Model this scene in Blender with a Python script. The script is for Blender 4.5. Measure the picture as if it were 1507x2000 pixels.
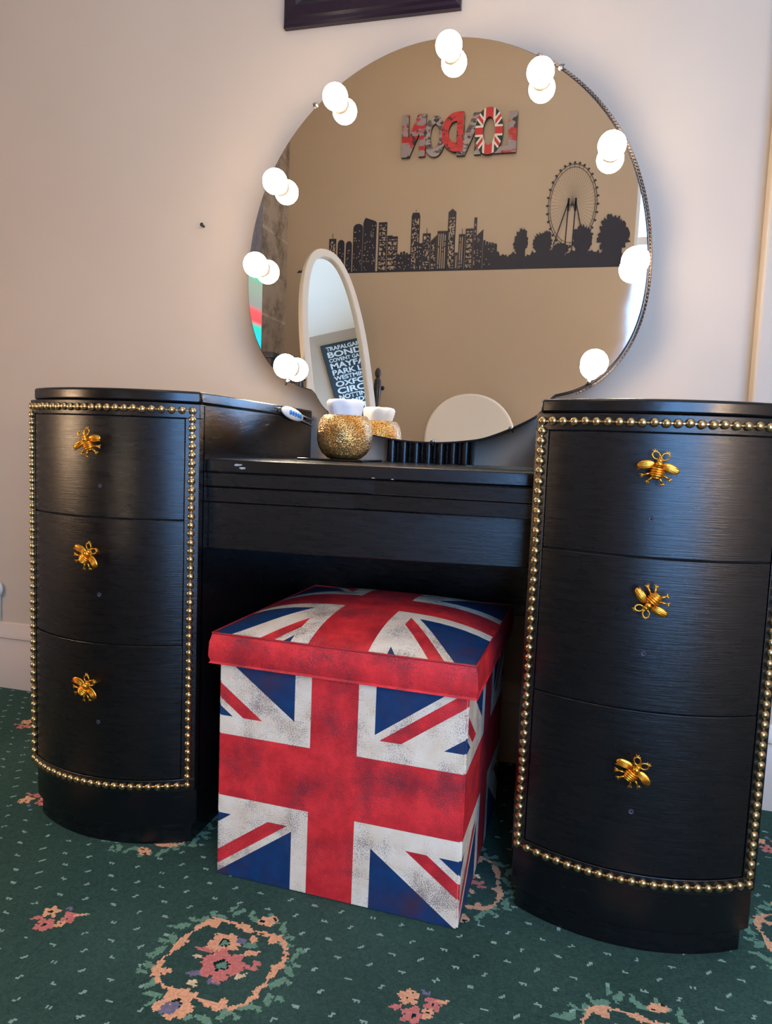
import bpy, bmesh, math, random
import numpy as np
from mathutils import Vector, Matrix

for o in list(bpy.data.objects):
    bpy.data.objects.remove(o)
scene = bpy.context.scene
COL = scene.collection
PI = math.pi

# ------------------------------------------------------------------ camera
cam_d = bpy.data.cameras.new('camera')
cam = bpy.data.objects.new('camera', cam_d); COL.objects.link(cam)
r_ = Vector((0.96653291, 0.25343608, 0.03980313))
u_ = Vector((-0.0618379, 0.07957779, 0.99490876))
f_ = Vector((-0.24897833, 0.9640734, -0.09258651))
cam.matrix_world = Matrix(((r_.x, u_.x, -f_.x, 0.87988), (r_.y, u_.y, -f_.y, -0.99897),
                           (r_.z, u_.z, -f_.z, 0.67576), (0, 0, 0, 1)))
cam_d.sensor_fit = 'VERTICAL'; cam_d.sensor_height = 36.0
cam_d.lens = 1372.58 / 2000 * 36.0
cam_d.clip_start = 0.02
scene.camera = cam

# ------------------------------------------------------------------ world, daylight, exposure
world = bpy.data.worlds.new('sky'); scene.world = world; world.use_nodes = True
bg = world.node_tree.nodes['Background']
bg.inputs[0].default_value = (0.42, 0.68, 1.0, 1); bg.inputs[1].default_value = 1.2
ld = bpy.data.lights.new('window_daylight', 'AREA'); ld.shape = 'RECTANGLE'
ld.size = 1.16; ld.size_y = 2.0; ld.energy = 58; ld.color = (0.19, 0.47, 1.0)
lo = bpy.data.objects.new('window_daylight', ld); COL.objects.link(lo)
lo.location = (1.73, -2.2, 1.28); # faces +Y, into the room
lo.rotation_euler = Vector((0, 1, 0)).to_track_quat('-Z', 'Z').to_euler()
vs = scene.view_settings
vs.view_transform = 'Standard'; vs.look = 'None'; vs.gamma = 1.0; vs.use_curve_mapping = False
vs.exposure = 0.62

# ------------------------------------------------------------------ materials
def lin(c):
    return tuple((x / 12.92 if x <= .04045 else ((x + .055) / 1.055) ** 2.4) for x in (v / 255 for v in c))
def rgb(*c): return (*lin(c), 1)

def new_mat(name):
    m = bpy.data.materials.new(name); m.use_nodes = True
    return m, m.node_tree, m.node_tree.nodes['Principled BSDF']

class X:
    """tiny expression wrapper round Math nodes"""
    def __init__(s, nt, sock): s.nt, s.s = nt, sock
    def op(s, name, *a):
        n = s.nt.nodes.new('ShaderNodeMath'); n.operation = name
        for i, v in enumerate((s,) + a):
            if isinstance(v, X): s.nt.links.new(v.s, n.inputs[i])
            else: n.inputs[i].default_value = v
        return X(s.nt, n.outputs[0])
    def __add__(s, o): return s.op('ADD', o)
    def __sub__(s, o): return s.op('SUBTRACT', o)
    def __mul__(s, o): return s.op('MULTIPLY', o)
    def __lt__(s, o): return s.op('LESS_THAN', o)
    def __gt__(s, o): return s.op('GREATER_THAN', o)
    def abs(s): return s.op('ABSOLUTE')
    def max(s, o): return s.op('MAXIMUM', o)
    def sign(s): return s.op('SIGN')

def mixc(nt, fac, a, b, blend='MIX'):
    n = nt.nodes.new('ShaderNodeMix'); n.data_type = 'RGBA'; n.blend_type = blend
    for i, v in ((0, fac), (6, a), (7, b)):
        if isinstance(v, X): nt.links.new(v.s, n.inputs[i])
        elif isinstance(v, bpy.types.NodeSocket): nt.links.new(v, n.inputs[i])
        else: n.inputs[i].default_value = v
    return n.outputs[2]

def noise(nt, scale, detail=3, vec=None, rough=.5, mapscale=None, coord='Object'):
    n = nt.nodes.new('ShaderNodeTexNoise'); n.inputs['Scale'].default_value = scale
    n.inputs['Detail'].default_value = detail; n.inputs['Roughness'].default_value = rough
    tc = nt.nodes.new('ShaderNodeTexCoord')
    if mapscale:
        mp = nt.nodes.new('ShaderNodeMapping'); mp.inputs['Scale'].default_value = mapscale
        nt.links.new(tc.outputs[coord], mp.inputs[0]); nt.links.new(mp.outputs[0], n.inputs[0])
    else: nt.links.new(tc.outputs[coord], n.inputs[0])
    return X(nt, n.outputs[0])

def ramp(nt, x, p0, p1, c0=(0, 0, 0, 1), c1=(1, 1, 1, 1)):
    n = nt.nodes.new('ShaderNodeValToRGB'); nt.links.new(x.s, n.inputs[0])
    n.color_ramp.elements[0].position = p0; n.color_ramp.elements[1].position = p1
    n.color_ramp.elements[0].color = c0; n.color_ramp.elements[1].color = c1
    return n.outputs[0]

def bump(nt, bsdf, x, strength=.3, dist=.001):
    b = nt.nodes.new('ShaderNodeBump'); b.inputs['Strength'].default_value = strength
    b.inputs['Distance'].default_value = dist
    nt.links.new(x.s if isinstance(x, X) else x, b.inputs['Height']); nt.links.new(b.outputs[0], bsdf.inputs['Normal'])

def plain(name, col, rough=.5, metal=0, bumps=None, var=.0):
    m, nt, b = new_mat(name)
    b.inputs['Base Color'].default_value = rgb(*col); b.inputs['Roughness'].default_value = rough
    b.inputs['Metallic'].default_value = metal
    n = noise(nt, 40, 3)
    if var:
        d = tuple(c * (1 - var) for c in lin(col)); l = tuple(min(1, c * (1 + var)) for c in lin(col))
        nt.links.new(ramp(nt, n, .35, .65, (*d, 1), (*l, 1)), b.inputs['Base Color'])
    if bumps: bump(nt, b, noise(nt, bumps[0], 3), bumps[1], .001)
    return m

def black_paint(name, rough=.3, ms=(22, 22, 700), strength=.5):
    m, nt, b = new_mat(name)
    n0 = noise(nt, 6, 3)
    nt.links.new(ramp(nt, n0, .3, .7, rgb(9, 9, 11), rgb(14, 13, 15)), b.inputs['Base Color'])
    n1 = noise(nt, 1, 4, mapscale=ms, rough=.6)
    n2 = noise(nt, 90, 2)
    h = n1 * 1.0 + n2 * .12
    bump(nt, b, h, strength, .0005)
    nt.links.new(ramp(nt, noise(nt, 1.5, 4, mapscale=(14, 14, 90)), .3, .7, (rough - .02,) * 3 + (1,), (rough + .04,) * 3 + (1,)), b.inputs['Roughness'])
    b.inputs['Specular IOR Level'].default_value = .55
    return m

M = {}
M['black'] = black_paint('black_brushed_paint', .27)
M['black_gloss'] = black_paint('black_gloss_paint', .24, (40, 40, 160), .6)
M['gap'] = plain('dark_gap', (6, 6, 7), .9)
M['brass'] = plain('antique_brass', (196, 168, 120), .27, 1, (160, .12), .12)
M['gold'] = plain('gold_metal', (240, 172, 62), .30, 1, (300, .25), .12)
M['dark_frame'] = plain('dark_plum_wood', (34, 24, 36), .22, 0, (60, .1))
M['white'] = plain('white_plastic', (232, 232, 230), .4)
M['bulb_base'] = plain('grey_bulb_base', (128, 120, 114), .5)
M['blue_btn'] = plain('blue_button', (48, 130, 200), .4)
M['wire'] = plain('clear_brown_wire', (96, 78, 66), .35)
M['pinkwire'] = plain('pale_wire', (200, 180, 172), .4)
M['chrome'] = plain('aged_chrome', (140, 136, 130), .3, 1)
M['wood_dark'] = plain('dark_turned_wood', (44, 36, 32), .35)
M['ivory'] = plain('ivory_paint', (225, 219, 208), .5)
M['cream_fabric'] = plain('cream_upholstery', (244, 240, 234), .8, 0, (220, .2))
M['slate'] = plain('slate_paint', (58, 60, 72), .5)
M['backing'] = plain('brown_hardboard', (46, 34, 29), .7)
M['chip'] = plain('bare_chip', (190, 186, 178), .6)
M['wall'] = None
def wall_mat(name, c0, c1):
    m, nt, b = new_mat(name)
    nt.links.new(ramp(nt, noise(nt, 2.2, 4), .3, .7, rgb(*c0), rgb(*c1)), b.inputs['Base Color'])
    b.inputs['Roughness'].default_value = .55
    n = noise(nt, 9, 5, rough=.65) * .7 + noise(nt, 130, 2) * .12
    bump(nt, b, n, .22, .004)
    return m
M['wall'] = wall_mat('cream_painted_wall', (192, 174, 153), (197, 180, 159))
M['ceil'] = wall_mat('white_ceiling', (246, 240, 222), (248, 243, 227))
M['skirt'] = plain('cream_gloss_woodwork', (206, 188, 170), .35, 0, (14, .25))

def wallpaper():
    m, nt, b = new_mat('grey_stone_wallpaper')
    tc = nt.nodes.new('ShaderNodeTexCoord'); mp = nt.nodes.new('ShaderNodeMapping')
    mp.inputs['Rotation'].default_value = (PI / 2, 0, PI / 2)
    nt.links.new(tc.outputs['Object'], mp.inputs[0])
    br = nt.nodes.new('ShaderNodeTexBrick'); nt.links.new(mp.outputs[0], br.inputs[0])
    br.inputs['Color1'].default_value = rgb(150, 140, 130); br.inputs['Color2'].default_value = rgb(170, 160, 150)
    br.inputs['Mortar'].default_value = rgb(185, 176, 166); br.inputs['Scale'].default_value = 2.2
    br.inputs['Mortar Size'].default_value = .015
    dark = ramp(nt, noise(nt, 9, 6, rough=.7), .45, .68)
    nt.links.new(mixc(nt, dark, br.outputs[0], rgb(96, 88, 82)), b.inputs['Base Color'])
    b.inputs['Roughness'].default_value = .7
    return m
M['wallpaper'] = wallpaper()

def mirror_mat(name, col, rough=.0):
    m, nt, b = new_mat(name)
    b.inputs['Base Color'].default_value = (*col, 1); b.inputs['Metallic'].default_value = 1
    n = noise(nt, 5, 4)
    nt.links.new(ramp(nt, n, .62, .85, (rough,) * 3 + (1,), (rough + .03,) * 3 + (1,)), b.inputs['Roughness'])
    return m
M['mirror'] = mirror_mat('old_mirror_silver', (.93, .92, .88))
def haze(m):
    nt = m.node_tree; b = nt.nodes['Principled BSDF']
    tc = nt.nodes.new('ShaderNodeTexCoord'); sp = nt.nodes.new('ShaderNodeSeparateXYZ'); nt.links.new(tc.outputs['Object'], sp.inputs[0])
    x, z = X(nt, sp.outputs[0]), X(nt, sp.outputs[2])
    gx = X(nt, ramp(nt, (x - .315) * 9 + (noise(nt, 22, 4) - .5) * .9, .15, .75))
    gz = (z > .80) * X(nt, ramp(nt, (z - .86) * 4, .30, .75, (1, 1, 1, 1), (0, 0, 0, 1)))
    nt.links.new((gx * gz * .085).s, b.inputs['Roughness'])
haze(M['mirror'])
M['mirror2'] = mirror_mat('oval_mirror_silver', (.93, .95, .90))

def emit(name, col, strength):
    m, nt, b = new_mat(name)
    b.inputs['Base Color'].default_value = (*col, 1)
    b.inputs['Emission Color'].default_value = (*col, 1); b.inputs['Emission Strength'].default_value = strength
    return m
M['bulb'] = emit('lit_bulb', (1.0, .83, .64), 40)
M['lamp'] = emit('lit_lamp_globe', (1.0, .74, .50), 17)
M['shade'] = emit('lit_lamp_shade', (1.0, .72, .46), 36)
M['added_shade'] = emit('added_lamp_shade', (1.0, .68, .42), 12)

def glass(name, col, rough=0):
    m, nt, b = new_mat(name)
    b.inputs['Base Color'].default_value = (*col, 1); b.inputs['Transmission Weight'].default_value = 1
    b.inputs['Roughness'].default_value = rough; b.inputs['IOR'].default_value = 1.45
    return m
M['glass'] = glass('clear_green_glass', (.86, .97, .93))
M['dark_glass'] = plain('black_glass', (18, 22, 24), .06)
def pane_mat():
    m, nt, b = new_mat('window_glass')
    t = nt.nodes.new('ShaderNodeBsdfTransparent'); g = nt.nodes.new('ShaderNodeBsdfGlossy')
    g.inputs['Roughness'].default_value = .02
    mx = nt.nodes.new('ShaderNodeMixShader'); mx.inputs[0].default_value = .06
    nt.links.new(t.outputs[0], mx.inputs[1]); nt.links.new(g.outputs[0], mx.inputs[2])
    nt.links.new(mx.outputs[0], nt.nodes['Material Output'].inputs[0])
    return m
M['pane'] = pane_mat()

def crackle():
    m, nt, b = new_mat('gold_mercury_glass')
    tc = nt.nodes.new('ShaderNodeTexCoord')
    v = nt.nodes.new('ShaderNodeTexVoronoi'); v.feature = 'DISTANCE_TO_EDGE'; v.inputs['Scale'].default_value = 430
    nt.links.new(tc.outputs['Object'], v.inputs[0])
    e = ramp(nt, X(nt, v.outputs[0]), .0, .16)
    base = ramp(nt, noise(nt, 22, 4), .3, .7, rgb(214, 140, 52), rgb(248, 212, 142))
    nt.links.new(mixc(nt, e, rgb(110, 66, 24), base), b.inputs['Base Color'])
    b.inputs['Metallic'].default_value = .9; b.inputs['Roughness'].default_value = .16
    bump(nt, b, noise(nt, 260, 3) + X(nt, e) * .3, .7, .003)
    return m
M['crackle'] = crackle()
M['wax'] = plain('white_cloth', (235, 232, 228), .7, 0, (60, .5))

def flag_mat(name, a, b_, w, s, W, r0, r1, uvname='flag', grunge=True, wb=None):
    m, nt, bs = new_mat(name)
    uv = nt.nodes.new('ShaderNodeUVMap'); uv.uv_map = uvname
    sp = nt.nodes.new('ShaderNodeSeparateXYZ'); nt.links.new(uv.outputs[0], sp.inputs[0])
    u, v = X(nt, sp.outputs[0]), X(nt, sp.outputs[1])
    wb = w if wb is None else wb
    au, av = u.abs(), v.abs()
    red = (au < a).max(av < b_)
    whc = (au < a + w).max(av < b_ + wb)
    q = av - au * s
    wh = whc.max(q.abs() < W)
    qs = q * (u * v).sign()
    rd = (qs > r0) * (qs < r1) * (whc * -1 + 1)
    rd = red.max(rd)
    if grunge:
        bl = ramp(nt, noise(nt, 60, 4), .3, .7, rgb(8, 48, 90), rgb(16, 62, 108))
        cr = ramp(nt, noise(nt, 30, 5), .35, .65, rgb(236, 214, 182), rgb(248, 232, 206))
        re = ramp(nt, noise(nt, 16, 6, rough=.7), .34, .62, rgb(180, 30, 36), rgb(246, 56, 58))
    else: bl, cr, re = rgb(24, 40, 50), rgb(236, 232, 228), rgb(205, 48, 56)
    c = mixc(nt, wh, bl, cr); c = mixc(nt, rd, c, re)
    if grunge:
        sp1 = noise(nt, 640, 2, rough=.75); pat = noise(nt, 13, 4, rough=.6)
        k = ramp(nt, sp1 * .55 + pat * .5, .545, .60)
        k2 = X(nt, k) * .75
        c = mixc(nt, k2, c, rgb(76, 46, 56))
        # long horizontal creases printed in the cloth
        cz = noise(nt, 1, 3, mapscale=(7, 7, 190))
        k3 = X(nt, ramp(nt, cz, .73, .75)) * .6
        c = mixc(nt, k3, c, rgb(70, 40, 48))
        bump(nt, bs, noise(nt, 380, 2), .25, .001)
    nt.links.new(c, bs.inputs['Base Color']); bs.inputs['Roughness'].default_value = .48
    return m
M['flag_box'] = flag_mat('flag_print_box', .095, .128, .068, .72, .105, .012, .072, wb=.075)
M['flag_lid'] = flag_mat('flag_print_lid', .115, .105, .07, 1.55, .165, .02, .11)
M['flag_letter'] = flag_mat('flag_print_letter', .085, .075, .045, 1.3, .115, -.05, .05, grunge=False)

# ------------------------------------------------------------------ geometry helpers
def wl(o):
    v = Vector((0, 0, 0))
    while o: v = v + o.location; o = o.parent
    return v
def tag(o, label=None, cat=None, group=None, kind=None):
    if label: o['label'] = label
    if cat: o['category'] = cat
    if group: o['group'] = group
    if kind: o['kind'] = kind
    return o
def empty(name, loc, label, cat, group=None, rot=(0, 0, 0)):
    o = bpy.data.objects.new(name, None); COL.objects.link(o); o.location = loc; o.rotation_euler = rot
    o.empty_display_size = .05
    return tag(o, label, cat, group)
def obj(name, bm, mat, parent=None, local=False, smooth=None, bevel=0, seg=2):
    """bm is in world coordinates unless local"""
    if isinstance(bm, bmesh.types.BMesh):
        me = bpy.data.meshes.new(name)
        if parent is not None and not local: bmesh.ops.translate(bm, verts=bm.verts, vec=-wl(parent))
        bmesh.ops.recalc_face_normals(bm, faces=bm.faces)
        bm.to_mesh(me); bm.free()
    else: me = bm
    mats = mat if isinstance(mat, (list, tuple)) else [mat]
    if not me.materials:
        for k in mats: me.materials.append(M[k] if isinstance(k, str) else k)
    o = bpy.data.objects.new(name, me); COL.objects.link(o)
    if parent is not None: o.parent = parent
    if smooth is not None:
        me.polygons.foreach_set('use_smooth', [True] * len(me.polygons))
        if smooth < 180: me.set_sharp_from_angle(angle=math.radians(smooth))
    if bevel:
        md = o.modifiers.new('bevel', 'BEVEL'); md.width = bevel; md.segments = seg; md.limit_method = 'ANGLE'
        md.angle_limit = math.radians(40)
    return o
def B(): return bmesh.new()
def box(bm, x0, x1, y0, y1, z0, z1):
    vs_ = [bm.verts.new(p) for p in ((x0, y0, z0), (x1, y0, z0), (x1, y1, z0), (x0, y1, z0), (x0, y0, z1), (x1, y0, z1), (x1, y1, z1), (x0, y1, z1))]
    for f in ((0, 3, 2, 1), (4, 5, 6, 7), (0, 1, 5, 4), (1, 2, 6, 5), (2, 3, 7, 6), (3, 0, 4, 7)):
        bm.faces.new([vs_[i] for i in f])
    return bm
def prism(bm, poly, axis, a0, a1):
    """poly of 2D points swept along axis 'x','y' or 'z' from a0 to a1"""
    def P(p, t):
        return {'z': (p[0], p[1], t), 'y': (p[0], t, p[1]), 'x': (t, p[0], p[1])}[axis]
    lo_ = [bm.verts.new(P(p, a0)) for p in poly]; hi = [bm.verts.new(P(p, a1)) for p in poly]
    bm.faces.new(lo_); bm.faces.new(hi)
    n = len(poly)
    for i in range(n): bm.faces.new((lo_[i], lo_[(i + 1) % n], hi[(i + 1) % n], hi[i]))
    return bm
def ring(bm, outer, inner, axis, a0, a1):
    """tube between two outlines with equal counts"""
    def P(p, t):
        return {'z': (p[0], p[1], t), 'y': (p[0], t, p[1]), 'x': (t, p[0], p[1])}[axis]
    L = [[bm.verts.new(P(p, t)) for p in poly] for poly, t in ((outer, a0), (outer, a1), (inner, a1), (inner, a0))]
    n = len(outer)
    for k in range(4):
        A, C = L[k], L[(k + 1) % 4]
        for i in range(n): bm.faces.new((A[i], A[(i + 1) % n], C[(i + 1) % n], C[i]))
    return bm
def lathe(bm, prof, n=24, c=(0, 0, 0), cap=True):
    rings = []
    for r, z in prof:
        rings.append([bm.verts.new((c[0] + r * math.cos(2 * PI * i / n), c[1] + r * math.sin(2 * PI * i / n), c[2] + z)) for i in range(n)])
    for A, C in zip(rings, rings[1:]):
        for i in range(n): bm.faces.new((A[i], A[(i + 1) % n], C[(i + 1) % n], C[i]))
    if cap: bm.faces.new(rings[0][::-1]); bm.faces.new(rings[-1])
    return bm
def tube(bm, pts, r, n=6, closed=False):
    pts = [Vector(p) for p in pts]; rings = []; up = Vector((.123, .456, .88)).normalized()
    m = len(pts)
    for i, p in enumerate(pts):
        a = pts[(i - 1) % m] if closed else pts[max(0, i - 1)]
        c = pts[(i + 1) % m] if closed else pts[min(m - 1, i + 1)]
        t = (c - a).normalized(); s = t.cross(up)
        if s.length < 1e-4: s = t.cross(Vector((1, 0, 0)))
        s.normalize(); w = s.cross(t)
        rr = r[i] if isinstance(r, (list, tuple)) else r
        rings.append([bm.verts.new(p + (s * math.cos(2 * PI * k / n) + w * math.sin(2 * PI * k / n)) * rr) for k in range(n)])
    pr = list(zip(rings, rings[1:])) + ([(rings[-1], rings[0])] if closed else [])
    for A, C in pr:
        for k in range(n): bm.faces.new((A[k], A[(k + 1) % n], C[(k + 1) % n], C[k]))
    if not closed: bm.faces.new(rings[0][::-1]); bm.faces.new(rings[-1])
    return bm
def ball(bm, c, s, n=12, m=8, rot=None):
    s = s if isinstance(s, (tuple, list)) else (s, s, s)
    mt = Matrix.Translation(c) @ (rot if rot is not None else Matrix()) @ Matrix.Diagonal((*s, 1))
    bmesh.ops.create_uvsphere(bm, u_segments=n, v_segments=m, radius=1, matrix=mt)
    return bm
def superellipse(cx, cz, rx, rz, e=2, n=64):
    out = []
    for i in range(n):
        t = 2 * PI * i / n; c, s = math.cos(t), math.sin(t)
        out.append((cx + rx * math.copysign(abs(c) ** (2 / e), c), cz + rz * math.copysign(abs(s) ** (2 / e), s)))
    return out
def struct(name, bm, mat, **k):
    return tag(obj(name, bm, mat, **k), kind='structure')

# ------------------------------------------------------------------ room shell
XL, XR, YF, YW, ZC = -.775, 2.60, -2.05, .52, 2.86
struct('wall_back', box(B(), XL - .1, XR + .1, YW, YW + .1, 0, ZC), 'wall')
struct('wall_left', box(B(), XL - .1, XL, YF, YW, 0, ZC), 'wallpaper')
struct('wall_right', box(B(), XR, XR + .1, YF, YW, 0, ZC), 'wall')
struct('ceiling', box(B(), XL - .1, XR + .1, YF - .1, YW + .1, ZC, ZC + .1), 'ceil')
WX0, WX1, WZ0, WZ1 = 1.125, 2.32, .24, 2.30
bm = B()
box(bm, XL - .1, WX0, YF - .1, YF, 0, ZC); box(bm, WX1, XR + .1, YF - .1, YF, 0, ZC)
box(bm, WX0, WX1, YF - .1, YF, 0, WZ0); box(bm, WX0, WX1, YF - .1, YF, WZ1, ZC)
struct('wall_front', bm, 'wall')
# boxed-in pipe chase beside the right-hand pedestal
struct('trim_1', box(B(), 1.206, 1.75, .478, YW, 0, ZC), 'wall', bevel=.006, seg=3)

def skirting(name, x0, x1, yw):
    prof = [(yw, 0), (yw - .016, 0), (yw - .016, .118), (yw - .013, .124), (yw - .013, .132), (yw - .018, .136), (yw - .017, .146), (yw - .011, .158), (yw - .008, .170), (yw, .174)]
    return struct(name, prism(B(), prof, 'x', x0, x1), 'skirt', smooth=30)
skirting('baseboard_back', XL, 1.206, YW)
skirting('baseboard_boxing', 1.19, 1.75, .478)
struct('baseboard_front', box(B(), XL, XR, YF, YF + .016, 0, .17), 'skirt', bevel=.004)

# window behind the camera
win = struct('window_1', ring(B(), [(WX0, WZ0), (WX1, WZ0), (WX1, WZ1), (WX0, WZ1)], [(WX0 + .02, WZ0 + .05), (WX1 - .05, WZ0 + .05), (WX1 - .05, WZ1 - .05), (WX0 + .02, WZ1 - .05)], 'y', YF - .09, YF - .02), 'white', bevel=.004)
xm = (WX0 + WX1) / 2
obj('mullion', box(B(), xm - .025, xm + .025, YF - .085, YF - .03, WZ0 + .05, WZ1 - .05), 'white', win)
obj('transom', box(B(), WX0 + .02, WX1 - .05, YF - .08, YF - .035, 1.76, 1.80), 'white', win)
for a, c in ((WX0 + .02, xm - .025), (xm + .025, WX1 - .05)):
    for z0, z1 in ((WZ0 + .05, 1.76), (1.80, WZ1 - .05)):
        obj('pane', box(B(), a, c, YF - .062, YF - .058, z0, z1), 'pane', win)
obj('window_sill', box(B(), WX0 + .002, WX1 + .03, YF - .02, YF + .06, WZ0 - .03, WZ0), 'white', win, bevel=.004)

# ------------------------------------------------------------------ carpet: woven stitch by stitch as coloured faces
def carpet_colours(x, y):
    rng = np.random.default_rng(4)
    h = lambda a, b_, k: np.modf(np.abs(np.sin(a * 127.1 + b_ * 311.7 + k * 74.7) * 43758.5453))[0]
    def sm(a, b_, k):                       # smooth value noise
        i, j = np.floor(a), np.floor(b_); fx, fy = a - i, b_ - j
        fx, fy = fx * fx * (3 - 2 * fx), fy * fy * (3 - 2 * fy)
        return (h(i, j, k) * (1 - fx) + h(i + 1, j, k) * fx) * (1 - fy) + (h(i, j + 1, k) * (1 - fx) + h(i + 1, j + 1, k) * fx) * fy
    C = {k: np.array(lin(v)) for k, v in dict(g0=(45, 70, 61), g1=(66, 95, 84), dash=(146, 176, 160), peach=(236, 176, 134), pink=(214, 128, 118), sage=(112, 152, 126), lil=(122, 118, 140), cream=(232, 208, 164), dk=(16, 46, 42)).items()}
    n = sm(x * 300, y * 300, 1)[:, None] * .5 + sm(x * 9, y * 9, 2)[:, None] * .5
    col = C['g0'] * (1 - n) + C['g1'] * n
    # pale dashes in half-drop rows, alternately leaning
    PX, PY = .043, .030
    row = np.floor(y / PY); xs = x + (np.mod(row, 2)) * PX / 2
    ci = np.floor(xs / PX); du = xs - (ci + .5) * PX + (h(ci, row, 5) - .5) * .006; dv = y - (row + .5) * PY + (h(ci, row, 6) - .5) * .005
    alt = np.where(np.mod(ci + np.floor(row / 2), 2) < 1, .45, -.55)
    a_ = du * np.cos(alt) + dv * np.sin(alt); b_ = -du * np.sin(alt) + dv * np.cos(alt)
    dash = ((np.abs(a_ + .0020) < .0023) & (np.abs(b_ + .0010) < .0019)) | ((np.abs(a_ - .0020) < .0023) & (np.abs(b_ - .0010) < .0019))
    # motif lattice
    best = np.full(x.shape, 1e9); U = np.zeros_like(x); V = np.zeros_like(x); KD = np.zeros_like(x)
    for j in range(-6, 3):
        for i in range(-6, 9):
            mx = .482 + .26 * i; my = -.215 + .27 * j
            kind = (i + j) % 2
            dd = (x - mx) ** 2 + (y - my) ** 2
            s = dd < best
            best[s] = dd[s]; U[s] = (x - mx)[s]; V[s] = (y - my)[s] * (-1 if j % 2 else 1); KD[s] = kind
    wx = (sm(x * 230, y * 230, 7) - .5) * .006; wy = (sm(x * 230, y * 230, 8) - .5) * .006
    u, v = U + wx, V + wy
    med = KD == 0
    clear = np.where(med, (np.hypot(U / .088, V / .105) < 1), (np.hypot(U, V) < .042))
    col[dash & ~clear] = C['dash']
    def put(mask, c): col[mask] = C[c]
    def ell(cu, cv, ru, rv, ang=0):
        a = u - cu; b = v - cv; ca, sa = math.cos(ang), math.sin(ang)
        return np.hypot((a * ca + b * sa) / ru, (-a * sa + b * ca) / rv) < 1
    # ring
    th = np.arctan2(v, u * 1.02); rr = np.hypot(u * 1.02, v)
    rad = .075 + .0075 * np.cos(4 * th - 2.6) + .004 * np.cos(2 * th)
    for k in range(22):                     # leaves outside the ring
        t = k / 22 * 2 * PI + .1
        r0 = .090 + .005 * math.sin(k * 2.3)
        put(med & ell(r0 * math.cos(t) / 1.02, r0 * math.sin(t), .012, .0048, t + (1.1 if k % 2 else -.8)), 'sage')
        put(med & ell((r0 + .009) * math.cos(t + .1) / 1.02, (r0 + .009) * math.sin(t + .1), .008, .0036, t + .4 * math.sin(k * 5)), 'sage')
    wring = .0038 + .0018 * np.sin(th * 9)
    put(med & (np.abs(rr - rad) < wring), 'peach')
    for t in (.1, .85, 2.2, 2.9, 3.7, 5.2):
        put(med & ell(.072 * math.cos(t) / 1.02, .072 * math.sin(t), .0075, .006, t), 'peach')
    # centre sprays
    def flower(cu, cv, R, c, n=6, c2='sage'):
        a = np.arctan2(v - cv, u - cu); d = np.hypot(u - cu, v - cv)
        put(med & (d < R * (.66 + .38 * np.abs(np.cos(n * a / 2 + .4)))), c); put(med & (d < R * .34), 'dk'); put(med & (d < R * .22), c2)
    put(med & ell(-.030, .012, .016, .004, .1), 'pink'); put(med & ell(.034, .000, .018, .0045, -.2), 'pink')
    put(med & ell(.028, .022, .014, .005, .5), 'peach'); put(med & ell(.022, .036, .009, .006, .2), 'sage')
    put(med & ell(-.022, -.030, .013, .005, .25), 'lil'); put(med & ell(.006, -.036, .008, .006, .9), 'lil'); put(med & ell(.006, .040, .007, .006, 0), 'lil')
    put(med & ell(.045, .008, .006, .005), 'pink'); put(med & ell(.020, .048, .006, .006), 'peach'); put(med & ell(-.036, -.004, .006, .005), 'cream')
    put(med & ell(.034, -.018, .008, .004, .4), 'cream'); put(med & ell(-.018, -.046, .008, .005), 'cream')
    flower(-.014, .029, .022, 'peach', 5); flower(.002, -.008, .029, 'pink', 6)
    # blooms that break the ring, bottom-left and top-right
    flower(-.020, -.082, .024, 'peach', 5, 'lil'); put(med & ell(-.024, -.090, .012, .008, .4), 'lil'); put(med & ell(-.006, -.094, .009, .006), 'peach')
    put(med & ell(.024, .088, .014, .009, .5), 'peach'); put(med & ell(.030, .094, .004, .003), 'dk'); put(med & ell(.018, .084, .003, .003), 'dk')
    # small pink sprigs between the medallions
    cl = ~med
    for cu, cv, R, n_, c in ((-.015, .013, .0135, 5, 'peach'), (.017, .010, .0125, 4, 'pink'), (-.004, -.013, .0145, 5, 'pink'), (.014, -.006, .009, 4, 'peach')):
        a = np.arctan2(v - cv, u - cu); d = np.hypot(u - cu, v - cv)
        put(cl & (d < R * (.55 + .48 * np.abs(np.cos(n_ * a / 2 + cu * 90)))), c); put(cl & (d < R * .16), 'dk')
    put(cl & ell(-.026, -.006, .008, .003, .2), 'pink'); put(cl & ell(.028, .018, .009, .003, .5), 'peach')
    put(cl & ell(.004, .027, .005, .003), 'lil')
    f = .86 + .28 * rng.random(x.shape)
    return col * f[:, None]

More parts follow.
